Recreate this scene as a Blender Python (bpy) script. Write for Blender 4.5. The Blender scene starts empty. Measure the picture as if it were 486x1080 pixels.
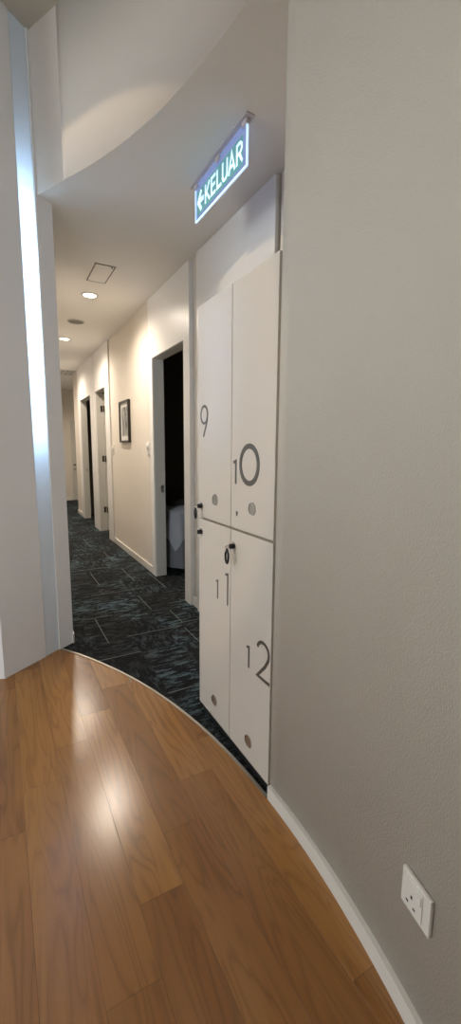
import bpy, bmesh, math, random
from mathutils import Vector, Matrix
random.seed(7)
S = bpy.context.scene
C = bpy.context.scene.collection
PI = math.pi

# ------------------------------------------------------------------ materials
def srgb(r, g, b):
    f = lambda c: (c/255/12.92) if c/255 <= .04045 else ((c/255+.055)/1.055)**2.4
    return (f(r), f(g), f(b), 1)

def mat(name, col, rough=.5, metal=0, bump=0, bscale=200, var=0, vscale=3, spec=.5, coat=0, emis=None, estr=0, detail=3):
    m = bpy.data.materials.new(name); m.use_nodes = True
    nt = m.node_tree; n = nt.nodes; l = nt.links
    b = n['Principled BSDF']
    b.inputs['Roughness'].default_value = rough
    b.inputs['Metallic'].default_value = metal
    b.inputs['Specular IOR Level'].default_value = spec
    b.inputs['Coat Weight'].default_value = coat
    b.inputs['Coat Roughness'].default_value = .08
    tc = n.new('ShaderNodeTexCoord')
    ns = n.new('ShaderNodeTexNoise'); ns.inputs['Scale'].default_value = vscale; ns.inputs['Detail'].default_value = 4
    l.new(tc.outputs['Object'], ns.inputs['Vector'])
    rp = n.new('ShaderNodeMapRange')
    rp.inputs['To Min'].default_value = 1-var; rp.inputs['To Max'].default_value = 1+var
    l.new(ns.outputs['Fac'], rp.inputs['Value'])
    mx = n.new('ShaderNodeVectorMath'); mx.operation = 'SCALE'
    mx.inputs[0].default_value = col[:3]
    l.new(rp.outputs['Result'], mx.inputs['Scale'])
    l.new(mx.outputs['Vector'], b.inputs['Base Color'])
    if bump:
        nb = n.new('ShaderNodeTexNoise'); nb.inputs['Scale'].default_value = bscale; nb.inputs['Detail'].default_value = detail
        l.new(tc.outputs['Object'], nb.inputs['Vector'])
        bp = n.new('ShaderNodeBump'); bp.inputs['Strength'].default_value = bump; bp.inputs['Distance'].default_value = .002
        l.new(nb.outputs['Fac'], bp.inputs['Height']); l.new(bp.outputs['Normal'], b.inputs['Normal'])
    if emis:
        b.inputs['Emission Color'].default_value = emis; b.inputs['Emission Strength'].default_value = estr
    return m

def math_n(nt, op, a, b=None, c=None):
    n = nt.nodes.new('ShaderNodeMath'); n.operation = op
    for i, v in enumerate((a, b, c)):
        if v is None: continue
        if isinstance(v, (int, float)): n.inputs[i].default_value = v
        else: nt.links.new(v, n.inputs[i])
    return n.outputs[0]

def mixc(nt, fac, a, b, blend='MIX'):
    n = nt.nodes.new('ShaderNodeMix'); n.data_type = 'RGBA'; n.blend_type = blend
    for k, v in ((0, fac), (6, a), (7, b)):
        if isinstance(v, (int, float)): n.inputs[k].default_value = v
        elif isinstance(v, tuple): n.inputs[k].default_value = v
        else: nt.links.new(v, n.inputs[k])
    return n.outputs[2]

def wood_floor():
    m = bpy.data.materials.new('oak_laminate'); m.use_nodes = True
    nt = m.node_tree; N = nt.nodes; L = nt.links; b = N['Principled BSDF']
    tc = N.new('ShaderNodeTexCoord'); sp = N.new('ShaderNodeSeparateXYZ'); L.new(tc.outputs['Object'], sp.inputs[0])
    x, y = sp.outputs[0], sp.outputs[1]
    W, PL = .132, .95
    u = math_n(nt, 'DIVIDE', x, W)
    ci = math_n(nt, 'FLOOR', u); uf = math_n(nt, 'FRACT', u)
    v = math_n(nt, 'DIVIDE', math_n(nt, 'SUBTRACT', y, math_n(nt, 'MULTIPLY_ADD', ci, .182, 1.577)), PL)
    ri = math_n(nt, 'FLOOR', v); vf = math_n(nt, 'FRACT', v)
    cb = N.new('ShaderNodeCombineXYZ'); L.new(ci, cb.inputs[0]); L.new(ri, cb.inputs[1])
    wn = N.new('ShaderNodeTexWhiteNoise'); wn.noise_dimensions = '2D'; L.new(cb.outputs[0], wn.inputs['Vector'])
    rnd = wn.outputs['Value']
    # grain
    cg = N.new('ShaderNodeCombineXYZ')
    L.new(math_n(nt, 'MULTIPLY', x, 11.0), cg.inputs[0])
    L.new(math_n(nt, 'MULTIPLY', y, 1.3), cg.inputs[1])
    L.new(math_n(nt, 'MULTIPLY', rnd, 37.0), cg.inputs[2])
    n1 = N.new('ShaderNodeTexNoise'); n1.inputs['Scale'].default_value = 1.0; n1.inputs['Detail'].default_value = 2
    n1.inputs['Distortion'].default_value = .6
    L.new(cg.outputs[0], n1.inputs['Vector'])
    rings = math_n(nt, 'FRACT', math_n(nt, 'MULTIPLY', n1.outputs['Fac'], 9.0))
    rings = math_n(nt, 'SUBTRACT', 1.0, math_n(nt, 'ABSOLUTE', math_n(nt, 'MULTIPLY_ADD', rings, 2.0, -1.0)))
    cf = N.new('ShaderNodeCombineXYZ')
    L.new(math_n(nt, 'MULTIPLY', x, 260.0), cf.inputs[0]); L.new(math_n(nt, 'MULTIPLY', y, 9.0), cf.inputs[1]); L.new(rnd, cf.inputs[2])
    n2 = N.new('ShaderNodeTexNoise'); n2.inputs['Scale'].default_value = 1.0; n2.inputs['Detail'].default_value = 3
    L.new(cf.outputs[0], n2.inputs['Vector'])
    n3 = N.new('ShaderNodeTexNoise'); n3.inputs['Scale'].default_value = .35; n3.inputs['Detail'].default_value = 2
    L.new(cg.outputs[0], n3.inputs['Vector'])
    base = mixc(nt, rnd, srgb(130, 80, 37), srgb(172, 118, 60))
    base = mixc(nt, math_n(nt, 'MULTIPLY', math_n(nt, 'POWER', rings, 2.4), .5), base, srgb(86, 52, 24))
    base = mixc(nt, math_n(nt, 'MULTIPLY', n2.outputs['Fac'], .5), base, srgb(90, 56, 27))
    mr = N.new('ShaderNodeMapRange'); L.new(n3.outputs['Fac'], mr.inputs[0]); mr.inputs[1].default_value = .35; mr.inputs[2].default_value = .7
    mr.inputs[3].default_value = 0; mr.inputs[4].default_value = .35
    base = mixc(nt, mr.outputs[0], base, srgb(192, 144, 86))
    ex = math_n(nt, 'MINIMUM', uf, math_n(nt, 'SUBTRACT', 1.0, uf)); ex = math_n(nt, 'MULTIPLY', ex, W)
    ey = math_n(nt, 'MINIMUM', vf, math_n(nt, 'SUBTRACT', 1.0, vf)); ey = math_n(nt, 'MULTIPLY', ey, PL)
    e = math_n(nt, 'MINIMUM', ex, ey)
    seam = math_n(nt, 'LESS_THAN', e, .0008)
    base = mixc(nt, math_n(nt, 'MULTIPLY', seam, .42), base, srgb(50, 28, 14))
    L.new(base, b.inputs['Base Color'])
    rr = math_n(nt, 'MULTIPLY_ADD', n2.outputs['Fac'], .08, .18)
    L.new(rr, b.inputs['Roughness'])
    b.inputs['Specular IOR Level'].default_value = .5
    h = math_n(nt, 'MINIMUM', e, .0008)
    tilt = math_n(nt, 'MULTIPLY', math_n(nt, 'SUBTRACT', rnd, .5), math_n(nt, 'MULTIPLY', uf, .0016))
    tilt2 = math_n(nt, 'MULTIPLY', math_n(nt, 'SUBTRACT', math_n(nt, 'FRACT', math_n(nt, 'MULTIPLY', rnd, 7.3)), .5), math_n(nt, 'MULTIPLY', vf, .02))
    h = math_n(nt, 'ADD', h, math_n(nt, 'ADD', tilt, tilt2))
    h = math_n(nt, 'ADD', h, math_n(nt, 'MULTIPLY', n2.outputs['Fac'], .00018))
    bp = N.new('ShaderNodeBump'); bp.inputs['Strength'].default_value = .6; bp.inputs['Distance'].default_value = 1
    L.new(h, bp.inputs['Height']); L.new(bp.outputs['Normal'], b.inputs['Normal'])
    return m

def carpet_mat():
    m = bpy.data.materials.new('patterned_carpet'); m.use_nodes = True
    nt = m.node_tree; N = nt.nodes; L = nt.links; b = N['Principled BSDF']
    tc = N.new('ShaderNodeTexCoord'); sp = N.new('ShaderNodeSeparateXYZ'); L.new(tc.outputs['Object'], sp.inputs[0])
    x, y = sp.outputs[0], sp.outputs[1]
    TX, TY = .25, .5
    cu = math_n(nt, 'FLOOR', math_n(nt, 'DIVIDE', math_n(nt, 'ADD', x, .05), TX))
    cv = math_n(nt, 'FLOOR', math_n(nt, 'DIVIDE', math_n(nt, 'ADD', y, .07), TY))
    cb = N.new('ShaderNodeCombineXYZ'); L.new(cu, cb.inputs[0]); L.new(cv, cb.inputs[1])
    wn = N.new('ShaderNodeTexWhiteNoise'); wn.noise_dimensions = '2D'; L.new(cb.outputs[0], wn.inputs['Vector'])
    rnd = wn.outputs['Value']
    flip = math_n(nt, 'GREATER_THAN', rnd, .42)
    def stretched(sx, sy):
        c = N.new('ShaderNodeCombineXYZ'); L.new(math_n(nt, 'MULTIPLY', x, sx), c.inputs[0]); L.new(math_n(nt, 'MULTIPLY', y, sy), c.inputs[1])
        L.new(math_n(nt, 'MULTIPLY', rnd, 11.0), c.inputs[2])
        n = N.new('ShaderNodeTexNoise'); n.inputs['Scale'].default_value = 1; n.inputs['Detail'].default_value = 7; n.inputs['Roughness'].default_value = .82
        L.new(c.outputs[0], n.inputs['Vector']); return n.outputs['Fac']
    a = stretched(9, 30); c2 = stretched(30, 11)
    n_ = N.new('ShaderNodeMix'); n_.data_type = 'FLOAT'; L.new(flip, n_.inputs[0]); L.new(c2, n_.inputs[2]); L.new(a, n_.inputs[3])
    br = n_.outputs[0]
    mr = N.new('ShaderNodeMapRange'); L.new(br, mr.inputs[0]); mr.inputs[1].default_value = .50; mr.inputs[2].default_value = .56
    big = N.new('ShaderNodeTexNoise'); big.inputs['Scale'].default_value = 2.6; big.inputs['Detail'].default_value = 1; L.new(tc.outputs['Object'], big.inputs['Vector'])
    mb = N.new('ShaderNodeMapRange'); L.new(big.outputs['Fac'], mb.inputs[0]); mb.inputs[1].default_value = .38; mb.inputs[2].default_value = .66
    f = math_n(nt, 'MULTIPLY', mr.outputs[0], math_n(nt, 'MULTIPLY_ADD', rnd, .75, .25))
    f = math_n(nt, 'MULTIPLY', f, math_n(nt, 'MULTIPLY_ADD', mb.outputs[0], .65, .45))
    teal = mixc(nt, mb.outputs[0], srgb(90, 94, 94), srgb(100, 124, 134))
    col = mixc(nt, f, srgb(22, 23, 26), teal)
    L.new(col, b.inputs['Base Color'])
    b.inputs['Roughness'].default_value = .95; b.inputs['Specular IOR Level'].default_value = .15
    nf = N.new('ShaderNodeTexNoise'); nf.inputs['Scale'].default_value = 900; L.new(tc.outputs['Object'], nf.inputs['Vector'])
    bp = N.new('ShaderNodeBump'); bp.inputs['Strength'].default_value = .6; bp.inputs['Distance'].default_value = .002
    L.new(nf.outputs['Fac'], bp.inputs['Height']); L.new(bp.outputs['Normal'], b.inputs['Normal'])
    return m

M = {}
M['wood'] = wood_floor(); M['carpet'] = carpet_mat()
M['stroke'] = mat('pale_carpet_yarn', srgb(122, 130, 126), .95, bump=.5, bscale=700, var=.35, vscale=60)
M['wallpaper'] = mat('embossed_grey_wallpaper', srgb(197, 191, 179), .5, bump=.9, bscale=230, var=.03, vscale=6, spec=.35, detail=2)
M['paint'] = mat('warm_grey_paint', srgb(214, 206, 194), .75, bump=.05, bscale=300, var=.015, spec=.3)
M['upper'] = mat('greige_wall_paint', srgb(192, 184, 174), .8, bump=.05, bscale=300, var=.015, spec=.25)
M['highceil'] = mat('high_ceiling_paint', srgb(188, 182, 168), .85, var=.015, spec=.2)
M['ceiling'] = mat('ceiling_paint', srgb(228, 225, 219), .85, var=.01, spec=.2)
M['laminate'] = mat('white_gloss_laminate', srgb(226, 223, 218), .36, var=.01, spec=.5)
M['jamb'] = mat('grey_white_jamb_paint', srgb(196, 193, 184), .45, var=.02)
M['leftpanel'] = mat('satin_panel', srgb(216, 213, 211), .38, var=.012)
M['locker'] = mat('locker_laminate', srgb(206, 199, 189), .24, var=.008, spec=.55)
M['lockerbody'] = mat('locker_carcass', srgb(176, 164, 146), .5, var=.02)
M['skirting'] = mat('white_skirting_paint', srgb(222, 218, 210), .35, var=.01)
M['darkgap'] = mat('dark_reveal_paint', srgb(44, 38, 30), .8)
M['black'] = mat('black_plastic', srgb(14, 14, 15), .3)
M['kick'] = mat('black_kickboard', srgb(10, 10, 10), .6)
M['numeral'] = mat('grey_vinyl_numerals', srgb(96, 93, 88), .4, metal=.35, var=.05)
M['steel'] = mat('brushed_steel', srgb(190, 186, 178), .36, metal=1, bump=.15, bscale=600)
M['chrome'] = mat('chrome', srgb(220, 220, 220), .12, metal=1)
M['plastic'] = mat('white_switch_plastic', srgb(224, 220, 212), .3)
M['hole'] = mat('socket_slots_dark', srgb(20, 18, 16), .8)
M['metaltrim'] = mat('aluminium_floor_strip', srgb(178, 172, 162), .38, metal=.7, var=.05, vscale=30)
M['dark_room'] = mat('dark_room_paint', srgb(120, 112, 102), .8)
M['sheet'] = mat('grey_bed_sheet', srgb(128, 128, 134), .9, bump=.4, bscale=60, var=.08, vscale=12)
M['sheet_white'] = mat('pale_bed_cover', srgb(172, 174, 180), .9, bump=.3, bscale=50, var=.05, vscale=10)
M['towel'] = mat('dark_brown_towel', srgb(48, 40, 36), .95, bump=.5, bscale=400)
M['bedbase'] = mat('black_bed_frame', srgb(22, 20, 20), .6)
M['frame'] = mat('black_picture_frame', srgb(26, 20, 18), .35)
M['mount'] = mat('white_picture_mount', srgb(216, 214, 208), .8)
M['grille'] = mat('speaker_grille', srgb(128, 124, 116), .6, bump=.8, bscale=900)
M['vent'] = mat('white_vent_metal', srgb(200, 198, 190), .5)
M['hinge'] = mat('dark_hinge_metal', srgb(92, 80, 68), .4, metal=.8)
M['glassfrost'] = mat('frosted_door_glass', srgb(205, 212, 214), .3)
M['lens'] = mat('downlight_lens', srgb(255, 250, 240), .4, emis=srgb(255, 240, 215), estr=9)
M['whitering'] = mat('downlight_rim_paint', srgb(212, 208, 200), .4)
M['sign_edge'] = mat('lit_acrylic_edge', srgb(200, 225, 245), .3, emis=srgb(190, 222, 255), estr=1.0)
M['sign_face'] = mat('sign_green_face', srgb(70, 125, 125), .35, emis=srgb(96, 146, 158), estr=.62)
M['sign_text'] = mat('sign_white_letters', srgb(225, 240, 245), .35, emis=srgb(190, 228, 245), estr=.8)
M['sign_mount'] = mat('grey_sign_housing', srgb(196, 190, 194), .45)
M['tube'] = mat('lit_lamp_tube', srgb(255, 255, 255), .5, emis=srgb(178, 214, 255), estr=1000)

def acrylic():
    m = bpy.data.materials.new('clear_acrylic'); m.use_nodes = True
    nt = m.node_tree; n = nt.nodes; l = nt.links; n.clear()
    o = n.new('ShaderNodeOutputMaterial'); t = n.new('ShaderNodeBsdfTransparent'); g = n.new('ShaderNodeBsdfGlossy')
    t.inputs[0].default_value = (.86, .88, .97, 1); g.inputs['Roughness'].default_value = .05
    d = n.new('ShaderNodeEmission'); d.inputs[0].default_value = srgb(165, 190, 250); d.inputs[1].default_value = .75
    mx = n.new('ShaderNodeMixShader'); mx.inputs[0].default_value = .07
    l.new(t.outputs[0], mx.inputs[1]); l.new(g.outputs[0], mx.inputs[2])
    m2 = n.new('ShaderNodeMixShader'); m2.inputs[0].default_value = .4
    l.new(mx.outputs[0], m2.inputs[1]); l.new(d.outputs[0], m2.inputs[2])
    l.new(m2.outputs[0], o.inputs[0]); return m
M['acrylic'] = acrylic()
def pane():
    m = bpy.data.materials.new('window_glass'); m.use_nodes = True
    nt = m.node_tree; n = nt.nodes; l = nt.links; n.clear()
    o = n.new('ShaderNodeOutputMaterial'); t = n.new('ShaderNodeBsdfTransparent'); g = n.new('ShaderNodeBsdfGlossy')
    g.inputs['Roughness'].default_value = .02
    fr = n.new('ShaderNodeFresnel'); mx = n.new('ShaderNodeMixShader')
    l.new(fr.outputs[0], mx.inputs[0]); l.new(t.outputs[0], mx.inputs[1]); l.new(g.outputs[0], mx.inputs[2]); l.new(mx.outputs[0], o.inputs[0]); return m
M['glass'] = pane()
def opal():
    m = bpy.data.materials.new('opal_lit_panel'); m.use_nodes = True
    nt = m.node_tree; n = nt.nodes; l = nt.links; n.clear()
    o = n.new('ShaderNodeOutputMaterial'); t = n.new('ShaderNodeBsdfTranslucent'); d = n.new('ShaderNodeBsdfPrincipled')
    t.inputs[0].default_value = (.86, .92, .96, 1); d.inputs['Base Color'].default_value = srgb(246, 247, 250); d.inputs['Roughness'].default_value = .3
    mx = n.new('ShaderNodeMixShader'); mx.inputs[0].default_value = .48
    l.new(d.outputs[0], mx.inputs[1]); l.new(t.outputs[0], mx.inputs[2]); l.new(mx.outputs[0], o.inputs[0]); return m
M['opal'] = opal()
def artwork():
    m = bpy.data.materials.new('grey_abstract_print'); m.use_nodes = True
    nt = m.node_tree; n = nt.nodes; l = nt.links; b = n['Principled BSDF']
    tc = n.new('ShaderNodeTexCoord'); ns = n.new('ShaderNodeTexNoise'); ns.inputs['Scale'].default_value = 9; ns.inputs['Detail'].default_value = 6
    mp = n.new('ShaderNodeMapping'); mp.inputs['Scale'].default_value = (1, 3, 1)
    l.new(tc.outputs['Object'], mp.inputs[0]); l.new(mp.outputs[0], ns.inputs['Vector'])
    r = n.new('ShaderNodeValToRGB'); r.color_ramp.elements[0].position = .38; r.color_ramp.elements[0].color = srgb(70, 72, 72)
    r.color_ramp.elements[1].position = .6; r.color_ramp.elements[1].color = srgb(176, 176, 170)
    l.new(ns.outputs['Fac'], r.inputs[0]); l.new(r.outputs[0], b.inputs['Base Color']); b.inputs['Roughness'].default_value = .5; return m
M['art'] = artwork()

# ------------------------------------------------------------------ mesh helpers
def box(bm, x0, x1, y0, y1, z0, z1, bev=0):
    vs = [bm.verts.new((x, y, z)) for x in (x0, x1) for y in (y0, y1) for z in (z0, z1)]
    fs = [(0,1,3,2),(4,6,7,5),(0,4,5,1),(2,3,7,6),(0,2,6,4),(1,5,7,3)]
    F = [bm.faces.new([vs[i] for i in f]) for f in fs]
    if bev:
        E = list({e for f in F for e in f.edges})
        bmesh.ops.bevel(bm, geom=E, offset=bev, segments=2, affect='EDGES', profile=.6)

def prism(bm, pts, z0, z1):
    """vertical prism over an outline"""
    a = sum(pts[i][0]*pts[(i+1) % len(pts)][1]-pts[(i+1) % len(pts)][0]*pts[i][1] for i in range(len(pts)))
    if a < 0: pts = pts[::-1]
    lo = [bm.verts.new((p[0], p[1], z0)) for p in pts]; hi = [bm.verts.new((p[0], p[1], z1)) for p in pts]
    bm.faces.new(lo[::-1]); bm.faces.new(hi)
    for i in range(len(pts)):
        j = (i+1) % len(pts); bm.faces.new((lo[i], lo[j], hi[j], hi[i]))

def cyl(bm, c, axis, r, h, seg=32, r2=None):
    ax = Vector(axis).normalized(); q = Vector((0, 0, 1)).rotation_difference(ax)
    mt = Matrix.Translation(Vector(c)+ax*h/2) @ q.to_matrix().to_4x4()
    bmesh.ops.create_cone(bm, cap_ends=True, segments=seg, radius1=r, radius2=r if r2 is None else r2, depth=h, matrix=mt)

def ring(bm, c, axis, r0, r1, h, seg=40):
    ax = Vector(axis).normalized(); q = Vector((0, 0, 1)).rotation_difference(ax); c = Vector(c)
    L = []
    for i in range(seg):
        a = 2*PI*i/seg
        L.append([bm.verts.new(c+q @ Vector((r*math.cos(a), r*math.sin(a), z))) for r, z in ((r0, 0), (r1, 0), (r1, h), (r0, h))])
    for i in range(seg):
        j = (i+1) % seg
        for k in range(4):
            k2 = (k+1) % 4
            bm.faces.new((L[i][k], L[j][k], L[j][k2], L[i][k2]))

def tube(bm, pts, r, seg=10, closed=False):
    pts = [Vector(p) for p in pts]; rings = []
    for i, p in enumerate(pts):
        a = pts[i-1] if (i > 0 or closed) else p; b = pts[(i+1) % len(pts)] if (i < len(pts)-1 or closed) else p
        t = (b-a).normalized(); u = t.orthogonal().normalized() if i == 0 else (u-t*u.dot(t)).normalized()
        w = t.cross(u)
        rings.append([bm.verts.new(p+(u*math.cos(2*PI*k/seg)+w*math.sin(2*PI*k/seg))*r) for k in range(seg)])
    n = len(pts)
    for i in range(n if closed else n-1):
        A, B = rings[i], rings[(i+1) % n]
        for k in range(seg): bm.faces.new((A[k], A[(k+1) % seg], B[(k+1) % seg], B[k]))
    if not closed: bm.faces.new(rings[0][::-1]); bm.faces.new(rings[-1])

def newbm(): return bmesh.new()

def obj(name, bm, m, parent=None, smooth=False, label=None, mats=None):
    """links a bmesh (world coordinates) as one object; children are stored relative to the thing's base"""
    bmesh.ops.recalc_face_normals(bm, faces=bm.faces)
    off = Vector((0, 0, 0)); p = parent
    while p is not None: off += p.location; p = p.parent
    if off.length: bmesh.ops.translate(bm, verts=bm.verts, vec=-off)
    me = bpy.data.meshes.new(name); bm.to_mesh(me); bm.free()
    for mm in (mats or [m]): me.materials.append(mm if not isinstance(mm, str) else M[mm])
    if smooth:
        for f in me.polygons: f.use_smooth = True
    o = bpy.data.objects.new(name, me); C.objects.link(o); o.parent = parent
    if label: o['label'] = label
    return o

def thing(name, label, cat, loc, group=None):
    o = bpy.data.objects.new(name, None); C.objects.link(o); o.location = loc; o.empty_display_size = .05
    o['label'] = label; o['category'] = cat
    if group: o['group'] = group
    return o
def struct(o, label=None):
    o['kind'] = 'structure'
    if label: o['label'] = label
    return o
def sroot(name, label, loc):
    o = bpy.data.objects.new(name, None); C.objects.link(o); o.location = loc; o.empty_display_size = .05
    return struct(o, label)
def tag(o, label, cat, group=None):
    o['label'] = label; o['category'] = cat
    if group: o['group'] = group
    return o
def dup(root, loc, label, group=None):
    r = root.copy(); C.objects.link(r); r.location = loc; r['label'] = label
    if group: r['group'] = group
    for ch in list(root.children):
        c = ch.copy(); C.objects.link(c); c.parent = r
        for g in list(ch.children):
            d = g.copy(); C.objects.link(d); d.parent = c
    return r
def sbox(name, label, m, *a, bev=0):
    bm = newbm(); box(bm, *a, bev=bev); return struct(obj(name, bm, m), label)

# ------------------------------------------------------------------ geometry constants
CC = Vector((-2.0414, 1.0914)); RW = 2.83; RF = 2.818; RB = 2.80
HC = 2.6; HR = 3.37                 # corridor ceiling, round room ceiling
def cp(r, deg): a = math.radians(deg); return (CC.x+r*math.cos(a), CC.y+r*math.sin(a))
def arcpts(r, a0, a1, n): return [cp(r, a0+(a1-a0)*i/n) for i in range(n+1)]
A = Vector((-.0485, 2.475)); U = Vector((.80367, .59508)); NN = Vector((.59508, -.80367))   # left wall: foot, direction, normal
def lw(s, d=0): p = A+U*s+NN*d; return (p.x, p.y)
CORNER = lw(.494)
XL = .785                            # locker front

# ------------------------------------------------------------------ floors
bm = newbm()
prism(bm, arcpts(RF, -80, 36.2, 60)+[(.10, 2.95), (-2.2, 3.6), (-4.8, 3.6), (-4.8, -1.85), (-1.6, -1.85)], -.05, 0)
struct(obj('floor', bm, 'wood'), 'brown wood plank floor of the round room')
bm = newbm()
prism(bm, arcpts(RF, 36.2, -1, 50)+[(3.9, 1.03), (3.9, 13.0), (.15, 13.0), (.15, 2.9)], -.05, 0)
nf = len(bm.faces)
strokes = [(.55,.55,2.654,3.088),(.439,.703,2.44,2.44),(.682,1.074,2.69,2.69),(.691,.871,1.93,1.93),(1.078,1.078,2.39,2.646),
    (.455,.68,3.11,3.11),(.976,.976,3.08,3.444),(1.06,1.06,3.85,4.318),(1.05,1.05,4.67,5.156),(.96,.96,5.56,6.06),
    (1.262,1.262,3.535,4.05),(.74,.74,3.88,4.3),(1.14,1.31,3.15,3.15),(.553,.553,2.12,2.204),(.42,.42,3.9,4.4),(.86,.86,6.4,6.9),(.45,.7,4.9,4.9),
    (1.05,1.5,2.74,2.74),(.62,1.1,3.62,3.62),(.55,.95,4.45,4.45),(1.33,1.33,2.3,2.8),(.36,.36,3.2,3.7),(1.1,1.1,2.75,3.0)]
for x0, x1, y0, y1 in strokes:
    w = .0018
    box(bm, x0-(w if x0 == x1 else 0), x1+(w if x0 == x1 else 0), y0-(w if y0 == y1 else 0), y1+(w if y0 == y1 else 0), -.001, .0008)
bm.faces.ensure_lookup_table()
for f in list(bm.faces)[nf:]: f.material_index = 1
struct(obj('floor', bm, None, mats=['carpet', 'stroke']), 'dark patterned carpet with thin pale dashes in the corridor')
bm = newbm()
prism(bm, arcpts(RF-.005, .9, 36.2, 60)+arcpts(RF+.006, 36.2, .9, 60), .0, .004)
struct(obj('trim_1', bm, 'metaltrim'), 'thin pale curved strip between wood floor and carpet')

# ------------------------------------------------------------------ ceilings
bm = newbm()
prism(bm, arcpts(RB+.055, 30.2, -1, 50)+[(3.9, 1.0), (3.9, 13.0), (.15, 13.0), (.15, 2.80), (.268, 2.716), (.34, 2.76), (.44, 2.535)], HC, HC+.08)
struct(obj('ceiling', bm, 'ceiling'), 'lower flat ceiling of the corridor')
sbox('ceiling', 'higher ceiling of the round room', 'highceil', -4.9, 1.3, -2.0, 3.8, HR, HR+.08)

# ------------------------------------------------------------------ curved wall, bulkhead
bm = newbm(); prism(bm, arcpts(RW, -82, .85, 90)+arcpts(RW+.1, .85, -82, 90), 0, HR)
struct(obj('wall_right', bm, 'wallpaper', smooth=False), 'curved wall in embossed grey wallpaper')
for f in bpy.data.objects['wall_right'].data.polygons:
    if abs(f.normal.z) < .5 and f.area < .5: f.use_smooth = True
bm = newbm(); prism(bm, arcpts(RW-.014, -82, .78, 90)+arcpts(RW-.0005, .78, -82, 90), 0, .052)
E_ = [e for e in bm.edges if e.verts[0].co.z > .06 and e.verts[1].co.z > .06]
struct(obj('baseboard_right', bm, 'skirting'), 'white skirting along the curved wall')
P0 = (.384, 2.501)
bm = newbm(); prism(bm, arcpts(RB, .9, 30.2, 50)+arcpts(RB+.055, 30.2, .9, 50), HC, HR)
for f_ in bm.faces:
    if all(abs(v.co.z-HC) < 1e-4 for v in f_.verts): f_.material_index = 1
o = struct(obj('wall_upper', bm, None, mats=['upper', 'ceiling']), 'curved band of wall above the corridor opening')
for f in o.data.polygons:
    if abs(f.normal.z) < .5 and f.area < .3: f.use_smooth = True
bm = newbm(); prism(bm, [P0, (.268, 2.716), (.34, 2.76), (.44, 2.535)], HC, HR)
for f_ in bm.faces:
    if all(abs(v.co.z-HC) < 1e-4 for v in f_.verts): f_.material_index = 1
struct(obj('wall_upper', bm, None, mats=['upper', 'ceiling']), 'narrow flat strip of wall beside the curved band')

# ------------------------------------------------------------------ left wall
T = -.12
def lwprism(name, label, m, s0, s1, d0, d1, z0, z1):
    bm = newbm(); prism(bm, [lw(s0, d0), lw(s1, d0), lw(s1, d1), lw(s0, d1)], z0, z1)
    return struct(obj(name, bm, m), label)
lwprism('wall_left', 'wide satin off-white wall panel at the left', 'leftpanel', 0, .278, T, 0, 0, HR)
lwprism('wall_left', 'narrow end of the left wall at the corridor corner', 'leftpanel', .381, .494, T, .004, 0, HC)
lwprism('wall_left', 'thin upper strip of the left wall', 'leftpanel', .381, .408, T, .004, HC, HR)
bm = newbm(); prism(bm, [lw(.494, .004), lw(.494, T), (.22, 2.93), (.22, 12.9), (.349, 12.9), (.349, 2.79)], 0, HC)
struct(obj('wall_left', bm, 'leftpanel'), 'left wall of the corridor behind the corner')
bm = newbm(); prism(bm, [lw(.484, .012), (CORNER[0]+.010, CORNER[1]), (.359, 12.8), (.3495, 12.8), (CORNER[0]+.0005, CORNER[1]+.0005), lw(.484, .0045)], 0, .06)
struct(obj('baseboard_left', bm, 'skirting'), 'white skirting at the foot of the left corridor wall')
# lit strip: an opal panel with a lamp tube in a shallow white recess
lt = thing('strip_light', 'tall narrow glowing bluish-white strip set into the left wall', 'wall light', (*lw(.33), 0))
bm = newbm(); prism(bm, [lw(.2805, -.006), lw(.3785, -.006), lw(.3785, -.002), lw(.2805, -.002)], .002, HR-.002)
obj('diffuser', bm, 'opal', lt)
bm = newbm()
prism(bm, [lw(.279, -.118), lw(.380, -.118), lw(.380, -.112), lw(.279, -.112)], .002, HR-.002)
prism(bm, [lw(.279, -.112), lw(.281, -.112), lw(.281, -.007), lw(.279, -.007)], .002, HR-.002)
prism(bm, [lw(.378, -.112), lw(.380, -.112), lw(.380, -.007), lw(.378, -.007)], .002, HR-.002)
obj('backing', bm, 'whitering', lt)
bm = newbm(); cyl(bm, (*lw(.33, -.085), 1.42), (0, 0, 1), .012, 1.08, 16)
obj('lamp_tube', bm, 'tube', lt, smooth=False)

# other walls of the round room (behind and beside the viewer)
def wallseg(name, label, p, q, z0, z1, t=.12, m='paint'):
    p = Vector(p); q = Vector(q); d = (q-p).normalized(); n = Vector((-d.y, d.x))*t
    bm = newbm(); prism(bm, [tuple(p), tuple(q), tuple(q+n), tuple(p+n)], z0, z1)
    return struct(obj(name, bm, m), label)
wallseg('wall_left', 'wall turning away to the left', (-.053, 2.479), (-2.2, 3.3), 0, HR, -.12, 'leftpanel')
wallseg('wall_left', 'far left wall', (-2.2, 3.3), (-4.6, 3.3), 0, HR, -.12)
for a_, b_, z0, z1 in ((-4.75, -4.2, 0, HR), (-1.9, -1.62, 0, HR), (-4.2, -1.9, 0, .7), (-4.2, -1.9, 2.6, HR)):
    sbox('wall_back', 'wall with the added window behind the viewer', 'paint', a_, b_, -1.85, -1.7, z0, z1)
for a_, b_, z0, z1 in ((-1.7, 1.0, 0, HR), (3.1, 3.4, 0, HR), (1.0, 3.1, 0, .9), (1.0, 3.1, 2.6, HR)):
    sbox('wall_west', 'far wall left of the viewer', 'paint', -4.75, -4.6, a_, b_, z0, z1)
w = sroot('added_window_2', 'added window in the unseen far left wall', (-4.68, 2.05, .9))  # out of view, added so more light reaches the round room
bm = newbm()
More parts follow.
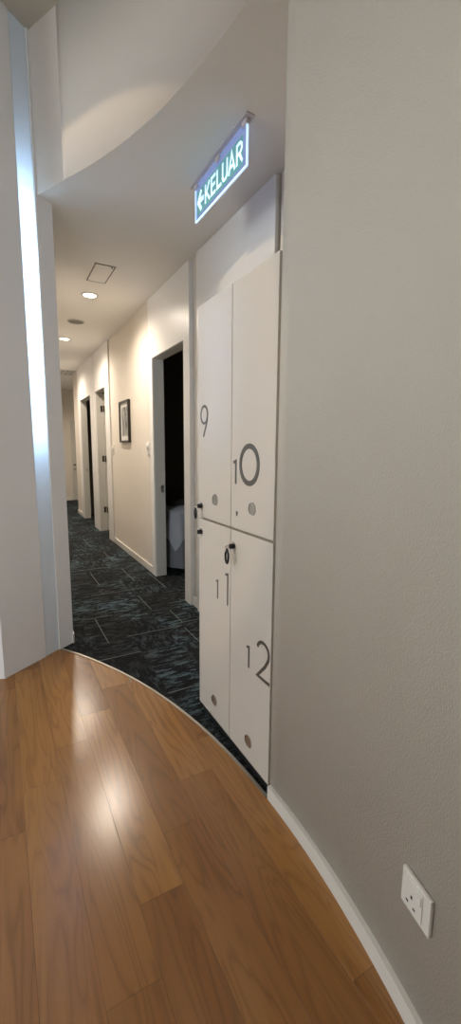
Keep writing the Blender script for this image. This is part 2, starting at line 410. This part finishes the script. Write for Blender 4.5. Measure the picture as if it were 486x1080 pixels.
for a_, b_, z0, z1 in ((1.0, 1.06, .9, 2.6), (3.04, 3.1, .9, 2.6), (1.06, 3.04, .9, .96), (1.06, 3.04, 2.54, 2.6)):
    box(bm, -4.71, -4.65, a_, b_, z0, z1)
obj('window_frame', bm, 'skirting', w)
bm = newbm(); box(bm, -4.683, -4.677, 1.06, 3.04, .96, 2.54); obj('pane', bm, 'glass', w)
w = sroot('added_window_1', 'wide added window in the unseen wall behind the viewer', (-3.05, -1.78, .7))  # added behind the camera to brighten the room, never in view
bm = newbm()
for a_, b_, z0, z1 in ((-4.2, -4.14, .7, 2.6), (-1.96, -1.9, .7, 2.6), (-4.14, -1.96, .7, .76), (-4.14, -1.96, 2.54, 2.6), (-3.07, -3.03, .76, 2.54)):
    box(bm, a_, b_, -1.81, -1.75, z0, z1)
obj('window_frame', bm, 'skirting', w)
bm = newbm(); box(bm, -4.14, -3.07, -1.783, -1.777, .76, 2.54); obj('pane', bm, 'glass', w)
bm = newbm(); box(bm, -3.03, -1.96, -1.783, -1.777, .76, 2.54); obj('pane', bm, 'glass', w)

# ------------------------------------------------------------------ corridor right wall
XW = 1.305; XB = 1.40
def ew(y0, y1, z0=0, z1=HC, x=XW, m='paint', label='right wall of the corridor'): return sbox('wall_corridor', label, m, x, XB, y0, y1, z0, z1)
sbox('wall_corridor', 'short wall behind the end of the curved wall', 'paint', .9, XB, 1.03, 1.12, 0, HC)
ew(1.12, 1.912, x=1.315, label='narrow wall strip above the lockers beside the curved wall')
ew(1.912, 1.926, x=1.33, m='darkgap', label='dark shadow gap in the corridor wall above the lockers')
ew(1.926, 2.897, x=1.31, label='wall behind the tall white panel')
sbox('trim_2', 'tall glossy white panel behind and above the lockers', 'laminate', 1.29, 1.3095, 1.926, 2.897, 0, HC-.002, bev=.001)
ew(2.897, 3.012, x=1.32, label='narrow recessed wall strip beside the first doorway')
ew(3.012, 3.03, x=1.35, m='darkgap', label='dark shadow gap beside the first doorway')
ew(4.0, 5.635); ew(5.635, 5.657, x=1.36, m='darkgap', label='dark shadow gap beside the second doorway')
ew(6.61, 6.648, x=1.36, m='darkgap', label='dark shadow gap beside the third doorway')
ew(8.05, 8.6)
sbox('wall_corridor', 'wall returning at the corridor end', 'paint', XB, 1.95, 8.5, 8.6, 0, HC)
sbox('baseboard_corridor', 'white skirting between the first and second doorways', 'skirting', 1.293, 1.3045, 4.002, 5.634, 0, .07, bev=.002)
sbox('baseboard_corridor', 'short white skirting beside the lockers', 'skirting', 1.305, 1.3195, 2.899, 3.028, 0, .075, bev=.002)
sbox('baseboard_corridor', 'white skirting past the third doorway', 'skirting', 1.293, 1.3045, 8.052, 8.598, 0, .07, bev=.002)

def doorframe(n, y0, y1, o0, o1, zt, label):
    r = sroot('door_%d' % n, label, (1.345, (o0+o1)/2, 0))
    bm = newbm(); box(bm, 1.29, XB, o1, y1, 0, zt); box(bm, 1.29, XB, y0, o0, 0, zt); box(bm, 1.29, XB, y0, y1, zt, HC-.002)
    bmesh.ops.remove_doubles(bm, verts=bm.verts, dist=1e-5)
    f = obj('door_frame', bm, 'laminate', r)
    bm = newbm()
    box(bm, 1.302, XB+.001, o1-.003, o1-.0005, .001, zt-.003); box(bm, 1.302, XB+.001, o0+.0005, o0+.003, .001, zt-.003); box(bm, 1.302, XB+.001, o0+.003, o1-.003, zt-.003, zt-.0005)
    obj('jamb_lining', bm, 'jamb', r)
    return r
d1 = doorframe(1, 3.03, 4.0, 3.147, 3.905, 2.07, 'first doorway, dark inside, beside the lockers')
bm = newbm(); box(bm, 1.355, 1.385, 3.900, 3.9025, .83, .90); obj('strike_plate', bm, 'steel', d1, label='small steel strike plate')
d2 = doorframe(2, 5.657, 6.61, 5.905, 6.535, 2.06, 'second doorway with its white door opened inwards')
bm = newbm(); box(bm, 1.402, 2.02, 6.488, 6.528, .012, 2.03, bev=.002); leaf = obj('door_leaf', bm, 'jamb', d2)
for z in (.28, 1.05, 1.78):
    bm = newbm(); cyl(bm, (1.398, 6.48, z), (0, 0, 1), .009, .09, 12); box(bm, 1.36, 1.392, 6.528, 6.5305, z, z+.09)
    obj('hinge', bm, 'hinge', d2)
bm = newbm(); box(bm, 1.41, 1.60, 6.44, 6.487, 1.90, 1.96, bev=.004); tube(bm, [(1.5, 6.45, 1.97), (1.42, 6.3, 1.985), (1.396, 6.22, 2.0)], .008, 8); obj('door_closer', bm, 'hinge', d2)
d3 = doorframe(3, 6.648, 8.05, 6.93, 7.85, 2.06, 'third doorway, dark inside, far along the corridor')
bm = newbm(); box(bm, 1.35, 1.375, 7.845, 7.8475, .84, .90); obj('strike_plate', bm, 'steel', d3)

# rooms behind the doorways (dark)
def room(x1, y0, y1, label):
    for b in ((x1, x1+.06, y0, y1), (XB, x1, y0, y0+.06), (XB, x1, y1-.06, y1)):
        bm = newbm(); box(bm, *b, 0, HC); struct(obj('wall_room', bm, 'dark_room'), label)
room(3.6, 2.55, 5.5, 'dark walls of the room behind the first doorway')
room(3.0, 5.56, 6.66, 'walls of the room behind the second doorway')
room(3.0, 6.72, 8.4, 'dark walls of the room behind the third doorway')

# end of the corridor
sbox('wall_end', 'beige wall closing the corridor', 'paint', .2, 3.9, 10.8, 10.9, 0, HC)
sbox('wall_end', 'side wall at the corridor end', 'paint', 2.6, 2.7, 8.4, 10.8, 0, HC)
sbox('baseboard_end', 'white skirting on the end wall', 'skirting', .36, 1.50, 10.787, 10.7995, 0, .07)
d4 = sroot('door_4', 'pale door with frosted glass at the corridor end', (1.98, 10.78, 0))
bm = newbm(); box(bm, 1.53, 2.43, 10.755, 10.799, .005, 1.90, bev=.003); obj('door_leaf', bm, 'jamb', d4)
bm = newbm(); box(bm, 1.64, 2.32, 10.748, 10.7545, .95, 1.72); obj('glass_panel', bm, 'glassfrost', d4, label='frosted glass panel')
bm = newbm(); cyl(bm, (1.585, 10.755, .86), (0, -1, 0), .026, .012, 20); tube(bm, [(1.585, 10.745, .86), (1.585, 10.70, .86), (1.70, 10.70, .86)], .009, 10)
cyl(bm, (1.585, 10.755, .76), (0, -1, 0), .022, .012, 20)
obj('handle', bm, 'chrome', d4)

# ------------------------------------------------------------------ corridor ceiling fittings
def vb(name): return newbm()
hp = thing('ceiling_hatch', 'small square hatch with thin dark outline in the corridor ceiling', 'ceiling hatch', (.79, 3.6, HC))
x0, x1, y0, y1 = .715, .865, 3.42, 3.785
bm = newbm()
for a in ((x0, x1, y0, y0+.006), (x0, x1, y1-.006, y1), (x0, x0+.005, y0+.006, y1-.006), (x1-.005, x1, y0+.006, y1-.006)):
    box(bm, a[0], a[1], a[2], a[3], HC-.005, HC-.0005)
obj('rim', bm, 'grille', hp, label='thin dark rim around the hatch')
bm = newbm(); box(bm, x0+.007, x1-.008, y0+.008, y1-.008, HC-.0045, HC-.0007, bev=.001); obj('cover', bm, 'ceiling', hp)
bm = newbm(); box(bm, x1-.03, x1-.02, y0+.014, y0+.03, HC-.008, HC-.0047); obj('latch', bm, 'black', hp)

dl = thing('downlight', 'nearest lit round downlight in the corridor ceiling', 'downlight', (.803, 4.13, HC), 'corridor downlights')
bm = newbm(); ring(bm, (.803, 4.13, HC-.006), (0, 0, 1), .055, .074, .0055, 40); obj('trim_ring', bm, 'whitering', dl, smooth=False)
bm = newbm(); cyl(bm, (.803, 4.13, HC-.004), (0, 0, 1), .0545, .0035, 40); obj('lens', bm, 'lens', dl)
for y, lab in ((5.87, 'second lit downlight along the corridor ceiling, beyond the round speaker'),):
    dup(dl, (.815, y, HC), lab)
sp_ = thing('ceiling_speaker', 'flat grey round speaker grille between the two corridor downlights', 'speaker', (.825, 5.03, HC))
bm = newbm(); ring(bm, (.825, 5.03, HC-.006), (0, 0, 1), .078, .09, .0055, 40); obj('rim', bm, 'vent', sp_)
bm = newbm(); cyl(bm, (.825, 5.03, HC-.0045), (0, 0, 1), .0775, .004, 40); obj('grille', bm, 'grille', sp_)
av = thing('ceiling_vent', 'white egg-crate air vent across the ceiling at the far end of the corridor', 'air vent', (1.0, 8.35, HC))
bm = newbm()
for a in ((.66, 1.295, 8.14, 8.165), (.66, 1.295, 8.575, 8.6), (.66, .685, 8.165, 8.575), (1.27, 1.295, 8.165, 8.575)): box(bm, *a, HC-.012, HC-.0005)
obj('frame', bm, 'vent', av)
bm = newbm(); box(bm, .685, 1.27, 8.165, 8.575, HC-.003, HC-.0005); obj('backing', bm, 'hole', av)
bm = newbm()
for i in range(6): x = .76+i*.088; box(bm, x, x+.034, 8.166, 8.574, HC-.012, HC-.0035)
for i in range(3): y = 8.25+i*.10; box(bm, .686, 1.269, y, y+.04, HC-.0118, HC-.0036)
obj('grid', bm, 'vent', av)
sd = thing('ceiling_sprinkler', 'tiny sprinkler head near the left edge of the corridor ceiling', 'sprinkler', (.42, 4.0, HC))
bm = newbm(); cyl(bm, (.42, 4.0, HC), (0, 0, -1), .02, .004, 20); cyl(bm, (.42, 4.0, HC-.004), (0, 0, -1), .006, .02, 12); obj('body', bm, 'vent', sd)
bm = newbm(); cyl(bm, (.42, 4.0, HC-.024), (0, 0, -1), .013, .002, 16); obj('deflector', bm, 'chrome', sd)

# ------------------------------------------------------------------ strokes (numbers and letters) on planes x = const
def stroke(bm, pts, w, x0, x1, closed=False):
    """flat ribbon along (y, z) points, thickness x0..x1"""
    P = [Vector(p) for p in pts]; n = len(P); L, R = [], []
    for i in range(n):
        a = P[i-1] if (i > 0 or closed) else P[i]; b = P[(i+1) % n] if (i < n-1 or closed) else P[i]
        d1_ = (P[i]-a).normalized() if (P[i]-a).length > 0 else None
        d2_ = (b-P[i]).normalized() if (b-P[i]).length > 0 else None
        if d1_ is None: d1_ = d2_
        if d2_ is None: d2_ = d1_
        n1 = Vector((-d1_.y, d1_.x)); n2 = Vector((-d2_.y, d2_.x)); m_ = (n1+n2)
        m_ = m_.normalized() if m_.length > 1e-6 else n1
        k = min(1/max(m_.dot(n1), .35), 2.2)
        L.append(P[i]+m_*w/2*k); R.append(P[i]-m_*w/2*k)
    V = [[bm.verts.new((x, q.x, q.y)) for x in (x0, x1) for q in (L[i], R[i])] for i in range(n)]
    for i in range(n if closed else n-1):
        a, b = V[i], V[(i+1) % n]
        bm.faces.new((a[0], b[0], b[1], a[1])); bm.faces.new((a[2], a[3], b[3], b[2]))
        bm.faces.new((a[0], a[2], b[2], b[0])); bm.faces.new((a[1], b[1], b[3], a[3]))
    if not closed:
        bm.faces.new((V[0][0], V[0][1], V[0][3], V[0][2])); bm.faces.new((V[-1][0], V[-1][2], V[-1][3], V[-1][1]))

def ell(cy, cz, ry, rz, a0, a1, n=28):   # y decreases to the right as seen by the viewer
    return [(cy-ry*math.cos(math.radians(a0+(a1-a0)*i/n)), cz+rz*math.sin(math.radians(a0+(a1-a0)*i/n))) for i in range(n+1)]

# ------------------------------------------------------------------ lockers
LK = thing('locker_cabinet', 'cream locker cabinet with four tall doors numbered 9, 10, 11 and 12', 'lockers', (1.03, 1.44, 0))
Y0, Y1, YM, ZB, ZM, ZT = 1.139, 1.742, 1.4395, .04, .943, 1.846
bm = newbm(); box(bm, XL+.021, 1.28, Y0+.008, Y1-.001, ZB+.001, ZT-.001); obj('carcass', bm, 'lockerbody', LK)
bm = newbm(); box(bm, XL+.012, 1.26, Y0+.02, Y1-.02, 0, ZB); obj('plinth', bm, 'kick', LK, label='black recessed plinth')
g = .0018; X0, X1 = XL, XL+.019
bays = {9: (YM+g, Y1, ZM+.006, ZT), 10: (Y0+.004, YM-g, ZM+.006, ZT), 11: (YM+g, Y1, ZB, ZM-.004), 12: (Y0+.004, YM-g, ZB, ZM-.004)}
disc = {9: (1.578, 1.04), 10: (1.281, 1.039), 11: (1.582, .129), 12: (1.284, .124)}
lock = {9: (1.712, .998), 11: (1.714, .880), 12: (1.412, .876)}
XS0, XS1 = XL-.0012, XL-.0001
doors = {}
for k, (a, b, z0, z1) in bays.items():
    bm = newbm(); box(bm, X0, X1, a, b, z0, z1, bev=.0012)
    d = doors[k] = obj('door', bm, 'locker', LK, label='cream locker door marked %d' % k)
    bm = newbm()
    if k == 9:
        stroke(bm, ell(1.684, 1.395, .033, .036, 0, 360, 36)[:-1], .0105, XS0, XS1, closed=True)
        stroke(bm, [(1.651, 1.395), (1.653, 1.374), (1.663, 1.352), (1.692, 1.303)], .0105, XS0, XS1)
    if k == 10:
        stroke(bm, [(1.421, 1.200), (1.402, 1.206), (1.402, 1.12)], .011, XS0, XS1)
        stroke(bm, ell(1.305, 1.195, .061, .0665, 0, 360, 48)[:-1], .019, XS0, XS1, closed=True)
    if k == 11:
        stroke(bm, [(1.566, .692), (1.551, .697), (1.551, .618)], .008, XS0, XS1)
        stroke(bm, [(1.482, .742), (1.461, .748), (1.461, .616)], .0095, XS0, XS1)
    if k == 12:
        stroke(bm, [(1.305, .506), (1.288, .511), (1.288, .428)], .010, XS0, XS1)
        stroke(bm, ell(1.191, .5315, .038, .0365, 165, -25, 22)+[(1.176, .484), (1.226, .4295), (1.1455, .4295)], .0125, XS0, XS1)
    obj('numeral', bm, 'numeral', d, label='grey number %d' % k)
    y, z = disc[k]
    bm = newbm(); ring(bm, (XL-.003, y, z), (1, 0, 0), .0205, .024, .0029, 36); cyl(bm, (XL-.0015, y, z), (1, 0, 0), .0204, .0013, 36)
    for i in range(-2, 3):
        for j in range(-2, 3):
            if i*i+j*j < 7: cyl(bm, (XL-.0022, y+i*.0068, z+j*.0068), (1, 0, 0), .0016, .0006, 8)
    obj('vent_disc', bm, 'steel', d, label='round brushed metal vent')
    if k in lock:
        y, z = lock[k]
        bm = newbm(); ring(bm, (XL-.003, y, z), (1, 0, 0), .0099, .0165, .0029, 28); obj('lock_rosette', bm, 'chrome', d)
        bm = newbm(); cyl(bm, (XL-.0165, y, z), (1, 0, 0), .0098, .0163, 28); ring(bm, (XL-.018, y, z), (1, 0, 0), .003, .0106, .004, 28)
        obj('lock', bm, 'black', d, label='black cylinder lock')
bm = newbm(); cyl(bm, (XL-.0009, 1.391, 1.010), (1, 0, 0), .0075, .0008, 20); box(bm, XL-.0016, XL-.001, 1.3865, 1.3955, .998, 1.006)
obj('keyhole', bm, 'numeral', doors[10], label='small dark keyhole')

def key(y, z, rot, drop, label):
    t = thing('locker_key', label, 'key', (XL-.0182, y, z), 'keys hanging from the locker locks')
    x = XL-.0183
    bm = newbm(); box(bm, x-.006, x+.010, y-.0010, y+.0010, z-.0022, z+.0022, bev=.0004); ring(bm, (x-.012, y-.0014, z-.003), (0, 1, 0), .0035, .0095, .0028, 20)
    obj('key_bow', bm, 'chrome', t, label='metal key in the lock')
    bm = newbm(); pts = []
    for i in range(28):
        a = 2*PI*i/28; w_ = .0115*math.sin(a); h_ = -.033-.028*math.cos(a)
        if h_ > -.020: w_ *= .55
        pts.append((x-.013, y+w_*math.cos(rot)+.0, z-.004+h_*drop))
    tube(bm, pts, .0044, 8, closed=True); obj('key_loop', bm, 'black', t, smooth=True, label='black plastic loop')
    return t
key(1.412, .876, 0, 1.0, 'key with black loop hanging from the lock of locker 12')
key(1.712, .998, .9, .8, 'key with black loop hanging from the lock of locker 9')

# ------------------------------------------------------------------ exit sign
XS = .986
SG = thing('exit_sign', 'lit green hanging exit sign reading KELUAR with an arrow', 'exit sign', (XS, 1.95, HC))
SY0, SY1, SZ0, SZ1 = 1.694, 2.210, 2.425, 2.578
bm = newbm(); box(bm, XS-.022, XS+.022, SY0-.03, SY1+.035, HC-.005, HC-.0005, bev=.001)
for y in (SY0+.01, (SY0+SY1)/2, SY1-.01): box(bm, XS-.010, XS+.010, y-.02, y+.02, 2.573, HC-.005, bev=.002)
obj('ceiling_bracket', bm, 'sign_mount', SG)
bm = newbm(); box(bm, XS-.003, XS+.003, SY0, SY1, SZ0, SZ1+.014); obj('acrylic_panel', bm, 'acrylic', SG)
bm = newbm(); e = .006
for a in ((SY0-e, SY0, SZ0-e, SZ1), (SY1, SY1+e, SZ0-e, SZ1), (SY0, SY1, SZ0-e, SZ0)): box(bm, XS-.004, XS+.004, a[0], a[1], a[2], a[3])
obj('lit_edge', bm, 'sign_edge', SG, label='glowing acrylic edge')
bm = newbm(); box(bm, XS-.0045, XS-.0032, SY0+.026, SY1-.020, SZ0+.014, 2.552); obj('sign_face', bm, 'sign_face', SG)
bm = newbm(); lz0, lz1 = SZ0+.030, 2.538; H_ = lz1-lz0; lx0, lx1 = XS-.0062, XS-.0046; W_ = .0125
def Lt(y, segs):
    for s in segs: stroke(bm, [(y-a*.052, lz0+b*H_) for a, b in s], W_, lx0, lx1)
yy = 2.092
Lt(yy, [[(0.12, 0), (0.12, 1)], [(1.0, 1), (.2, .42)], [(.35, .52), (1.05, 0)]]); yy -= .068
Lt(yy, [[(.95, .93), (.1, .93), (.1, .07), (.95, .07)], [(.1, .52), (.85, .52)]]); yy -= .062
Lt(yy, [[(.1, 1), (.1, .07), (.9, .07)]]); yy -= .058
Lt(yy, [[(.05, 1), (.05, .25), (.2, .09), (.45, .06), (.7, .09), (.88, .25), (.88, 1)]]); yy -= .062
Lt(yy, [[(0, 0), (.5, .97), (1.05, 0)], [(.22, .3), (.83, .3)]]); yy -= .068
Lt(yy, [[(.1, 0), (.1, .93), (.65, .93), (.9, .8), (.9, .6), (.65, .47), (.1, .47)], [(.5, .47), (1.0, 0)]])
obj('lettering', bm, 'sign_text', SG, label='white word KELUAR')
bm = newbm(); mz = (lz0+lz1)/2
stroke(bm, [(2.168, mz), (2.108, mz)], .022, lx0, lx1)
stroke(bm, [(2.135, mz+.044), (2.172, mz), (2.135, mz-.044)], .020, lx0, lx1)
obj('arrow', bm, 'sign_text', SG, label='white arrow pointing left')

# ------------------------------------------------------------------ power socket on the curved wall
aS = -12.5; cs = cp(RW, aS)
PSX = thing('power_socket', 'white single power socket low on the curved grey wall', 'power socket', (0, 0, 0))
PSX.location = (cs[0], cs[1], .312); PSX.rotation_euler = (0, 0, math.radians(aS))
def loc_obj(name, bm, m, parent, label=None):
    bmesh.ops.recalc_face_normals(bm, faces=bm.faces)
    me = bpy.data.meshes.new(name); bm.to_mesh(me); bm.free(); me.materials.append(M[m])
    o = bpy.data.objects.new(name, me); C.objects.link(o); o.parent = parent
    if label: o['label'] = label
    return o
# local: -x towards the room, y to the left (seen from the room), z up
bm = newbm(); box(bm, -.010, -.0012, -.042, .042, -.043, .043, bev=.002); pl = loc_obj('plate', bm, 'plastic', PSX)
bm = newbm(); box(bm, -.0125, -.0098, -.022, .032, -.034, .034, bev=.001); loc_obj('outlet_face', bm, 'plastic', PSX)
bm = newbm()
for y, z, a, b in ((.008, -.002, .0022, .004), (.020, -.021, .0035, .002), (-.001, -.022, .0035, .002)): box(bm, -.0131, -.0124, y-a, y+a, z-b, z+b)
loc_obj('pin_holes', bm, 'hole', PSX, 'three dark pin holes')
bm = newbm(); box(bm, -.0155, -.0122, -.020, -.008, .008, .028, bev=.001); loc_obj('switch', bm, 'plastic', PSX)

# ------------------------------------------------------------------ corridor wall things
PF = thing('picture_frame', 'black framed grey abstract print hanging on the beige corridor wall', 'picture', (XW, 4.92, 1.56))
pa, pb, pz0, pz1 = 4.72, 5.12, 1.318, 1.785
bm = newbm(); xf0, xf1 = XW-.030, XW-.0005
box(bm, xf0, xf1, pa, pa+.022, pz0, pz1); box(bm, xf0, xf1, pb-.022, pb, pz0, pz1); box(bm, xf0, xf1, pa+.022, pb-.022, pz0, pz0+.022); box(bm, xf0, xf1, pa+.022, pb-.022, pz1-.022, pz1)
obj('frame', bm, 'frame', PF)
bm = newbm(); box(bm, XW-.014, XW-.010, pa+.022, pb-.022, pz0+.022, pz1-.022); obj('mount', bm, 'mount', PF, label='white card mount')
bm = newbm(); box(bm, XW-.0155, XW-.0141, pa+.085, pb-.085, pz0+.075, pz1-.07); obj('print', bm, 'art', PF, label='grey abstract print')

def control(y, z, w_, h_, label):
    t = thing('light_switch', label, 'switch', (XW, y, z), 'switches on the beige corridor wall')
    bm = newbm(); box(bm, XW-.010, XW-.0004, y-w_/2, y+w_/2, z-h_/2, z+h_/2, bev=.0045); obj('plate', bm, 'plastic', t)
    bm = newbm(); cyl(bm, (XW-.026, y, z+.015), (1, 0, 0), .027, .0158, 28); obj('knob', bm, 'plastic', t)
    return t
c1 = control(4.09, 1.255, .075, .125, 'white round-knobbed wall switch beside the first doorway')
dup(c1, (XW, 5.56, 1.235), 'white wall switch beyond the picture, beside the second doorway')

# ------------------------------------------------------------------ massage bed seen through the first doorway
BD = thing('massage_bed', 'low massage bed with grey draped sheet inside the dark first doorway', 'bed', (1.85, 4.7, 0))
bx0, bx1, by0, by1 = 1.50, 2.20, 3.98, 5.28
def drape(bm, x0, x1, y0, y1, ztop, hem, rip, r=.07, n=220, flare=.02, rows=10, top=True, k1=17, k2=29):
    per = []
    ww, hh = x1-x0-2*r, y1-y0-2*r; Ltot = 2*(ww+hh)+2*PI*r
    for i in range(n):
        s = Ltot*i/n
        for seg in range(8):
            ln = (ww, PI*r/2, hh, PI*r/2, ww, PI*r/2, hh, PI*r/2)[seg]
            if s <= ln: break
            s -= ln
        if seg == 0: p, nn = (x0+r+s, y0), (0, -1)
        elif seg == 2: p, nn = (x1, y0+r+s), (1, 0)
        elif seg == 4: p, nn = (x1-r-s, y1), (0, 1)
        elif seg == 6: p, nn = (x0, y1-r-s), (-1, 0)
        else:
            a = {1: -90, 3: 0, 5: 90, 7: 180}[seg]+90*s/ln; c = {1: (x1-r, y0+r), 3: (x1-r, y1-r), 5: (x0+r, y1-r), 7: (x0+r, y0+r)}[seg]
            nn = (math.cos(math.radians(a)), math.sin(math.radians(a))); p = (c[0]+r*nn[0], c[1]+r*nn[1])
        per.append((p, nn))
    R_ = []
    for j in range(rows+1):
        f = j/rows; row = []
        for i, (p, nn) in enumerate(per):
            th = 2*PI*i/n
            zb = hem(p, th); z = ztop-(ztop-zb)*f
            o_ = f*(flare+rip*(math.sin(k1*th)+.6*math.sin(k2*th+1.3)+.4*math.sin(51*th)))
            if j == 0: o_ = -.012; z = ztop
            if j == 1: z = max(z, ztop-.03)
            row.append(bm.verts.new((p[0]+nn[0]*o_, p[1]+nn[1]*o_, z)))
        R_.append(row)
    for j in range(rows):
        for i in range(n):
            k = (i+1) % n; bm.faces.new((R_[j][i], R_[j][k], R_[j+1][k], R_[j+1][i]))
    bm.faces.new(R_[0])
bm = newbm(); box(bm, bx0+.03, bx1-.03, by0+.03, by1-.03, .48, .60, bev=.03); obj('mattress', bm, 'bedbase', BD)
for px in (bx0+.08, bx1-.13):
    for py in (by0+.08, by1-.13):
        bm = newbm(); box(bm, px, px+.05, py, py+.05, 0, .48); obj('leg', bm, 'bedbase', BD)
bm = newbm(); drape(bm, bx0, bx1, by0, by1, .612, lambda p, t: .035, .020, flare=.035)
obj('bed_sheet', bm, 'sheet', BD, smooth=True, label='grey sheet hanging to the floor')
bm = newbm(); drape(bm, bx0-.012, bx1+.012, by0-.012, by1+.012, .628, lambda p, t: (.40-.17*max(0, 1-(abs(p[0]-bx0-.03)+abs(p[1]-by0))/.16)+.02*math.sin(31*t)) if p[1] < 4.3 else .40, .012, n=320, flare=.026, k1=19, k2=33)
obj('top_cover', bm, 'sheet_white', BD, smooth=True, label='paler cover with uneven hem')
bm = newbm(); box(bm, bx0+.10, bx1-.10, by0+.32, by0+.75, .634, .70, bev=.02)
tag(obj('folded_towel', bm, 'towel'), 'dark folded towel lying on the massage bed', 'towel')

# ------------------------------------------------------------------ lights
def area(name, loc, rot, sx, sy, e, col):
    l = bpy.data.lights.new(name, 'AREA'); l.shape = 'RECTANGLE'; l.size = sx; l.size_y = sy; l.energy = e; l.color = col
    o = bpy.data.objects.new(name, l); C.objects.link(o); o.location = loc; o.rotation_euler = rot; return o
def spot(name, loc, tgt, ang, blend, e, col, rad=.04):
    l = bpy.data.lights.new(name, 'SPOT'); l.spot_size = math.radians(ang); l.spot_blend = blend; l.energy = e; l.color = col; l.shadow_soft_size = rad
    o = bpy.data.objects.new(name, l); C.objects.link(o); o.location = loc
    o.rotation_euler = (Vector(tgt)-Vector(loc)).to_track_quat('-Z', 'Y').to_euler(); return o
WARM = (1, .87, .72); ROOM = (1, .95, .90); DAY = (.84, .93, 1)
area('daylight_fill', (-3.05, -1.95, 1.65), (PI/2, 0, 0), 2.3, 1.9, 250, DAY)  # fill light added outside the unseen back window
area('daylight_fill', (-4.85, 2.05, 1.75), (0, -PI/2, 0), 1.7, 2.1, 100, DAY)  # weaker fill added outside the unseen west window
for y in (4.13, 5.87, 7.6, 9.4): spot('corridor_lamp', (.81, y, HC-.02), (.81, y, 0), 165, 1, 110, WARM, .06)
for p, e_ in (((-2.6, .9), 14), ((-1.3, 1.9), 16)): spot('added_room_lamp', (p[0], p[1], HR-.03), (p[0], p[1], 0), 150, .5, e_, ROOM, .06)  # spots added on the unseen part of the high ceiling for brightness
spot('accent_lamp', (-1.55, 2.385, 3.25), (.45, 2.25, 1.98), 43,   .15, 95, (1, .80, .56), .012)

wd = bpy.data.worlds.new('World'); S.world = wd; wd.use_nodes = True
wd.node_tree.nodes['Background'].inputs[0].default_value = (.75, .85, 1, 1); wd.node_tree.nodes['Background'].inputs[1].default_value = .6

# ------------------------------------------------------------------ camera
cam = bpy.data.cameras.new('camera'); co = bpy.data.objects.new('camera', cam); C.objects.link(co); S.camera = co
cam.sensor_fit = 'HORIZONTAL'; cam.sensor_width = 36; cam.lens = 446.25/486*36; cam.clip_start = .02
yaw, pitch, roll = map(math.radians, (28.5545, 8.4397, .4322))
f = Vector((math.sin(yaw)*math.cos(pitch), math.cos(yaw)*math.cos(pitch), -math.sin(pitch)))
r = Vector((math.cos(yaw), -math.sin(yaw), 0)); u = r.cross(f)
r2 = math.cos(roll)*r+math.sin(roll)*u; u2 = -math.sin(roll)*r+math.cos(roll)*u
co.matrix_world = Matrix(((r2.x, u2.x, -f.x, 0), (r2.y, u2.y, -f.y, 0), (r2.z, u2.z, -f.z, 1.25), (0, 0, 0, 1)))
vs = S.view_settings; vs.view_transform = 'Standard'; vs.look = 'None'; vs.gamma = 1; vs.use_curve_mapping = False; vs.exposure = .08
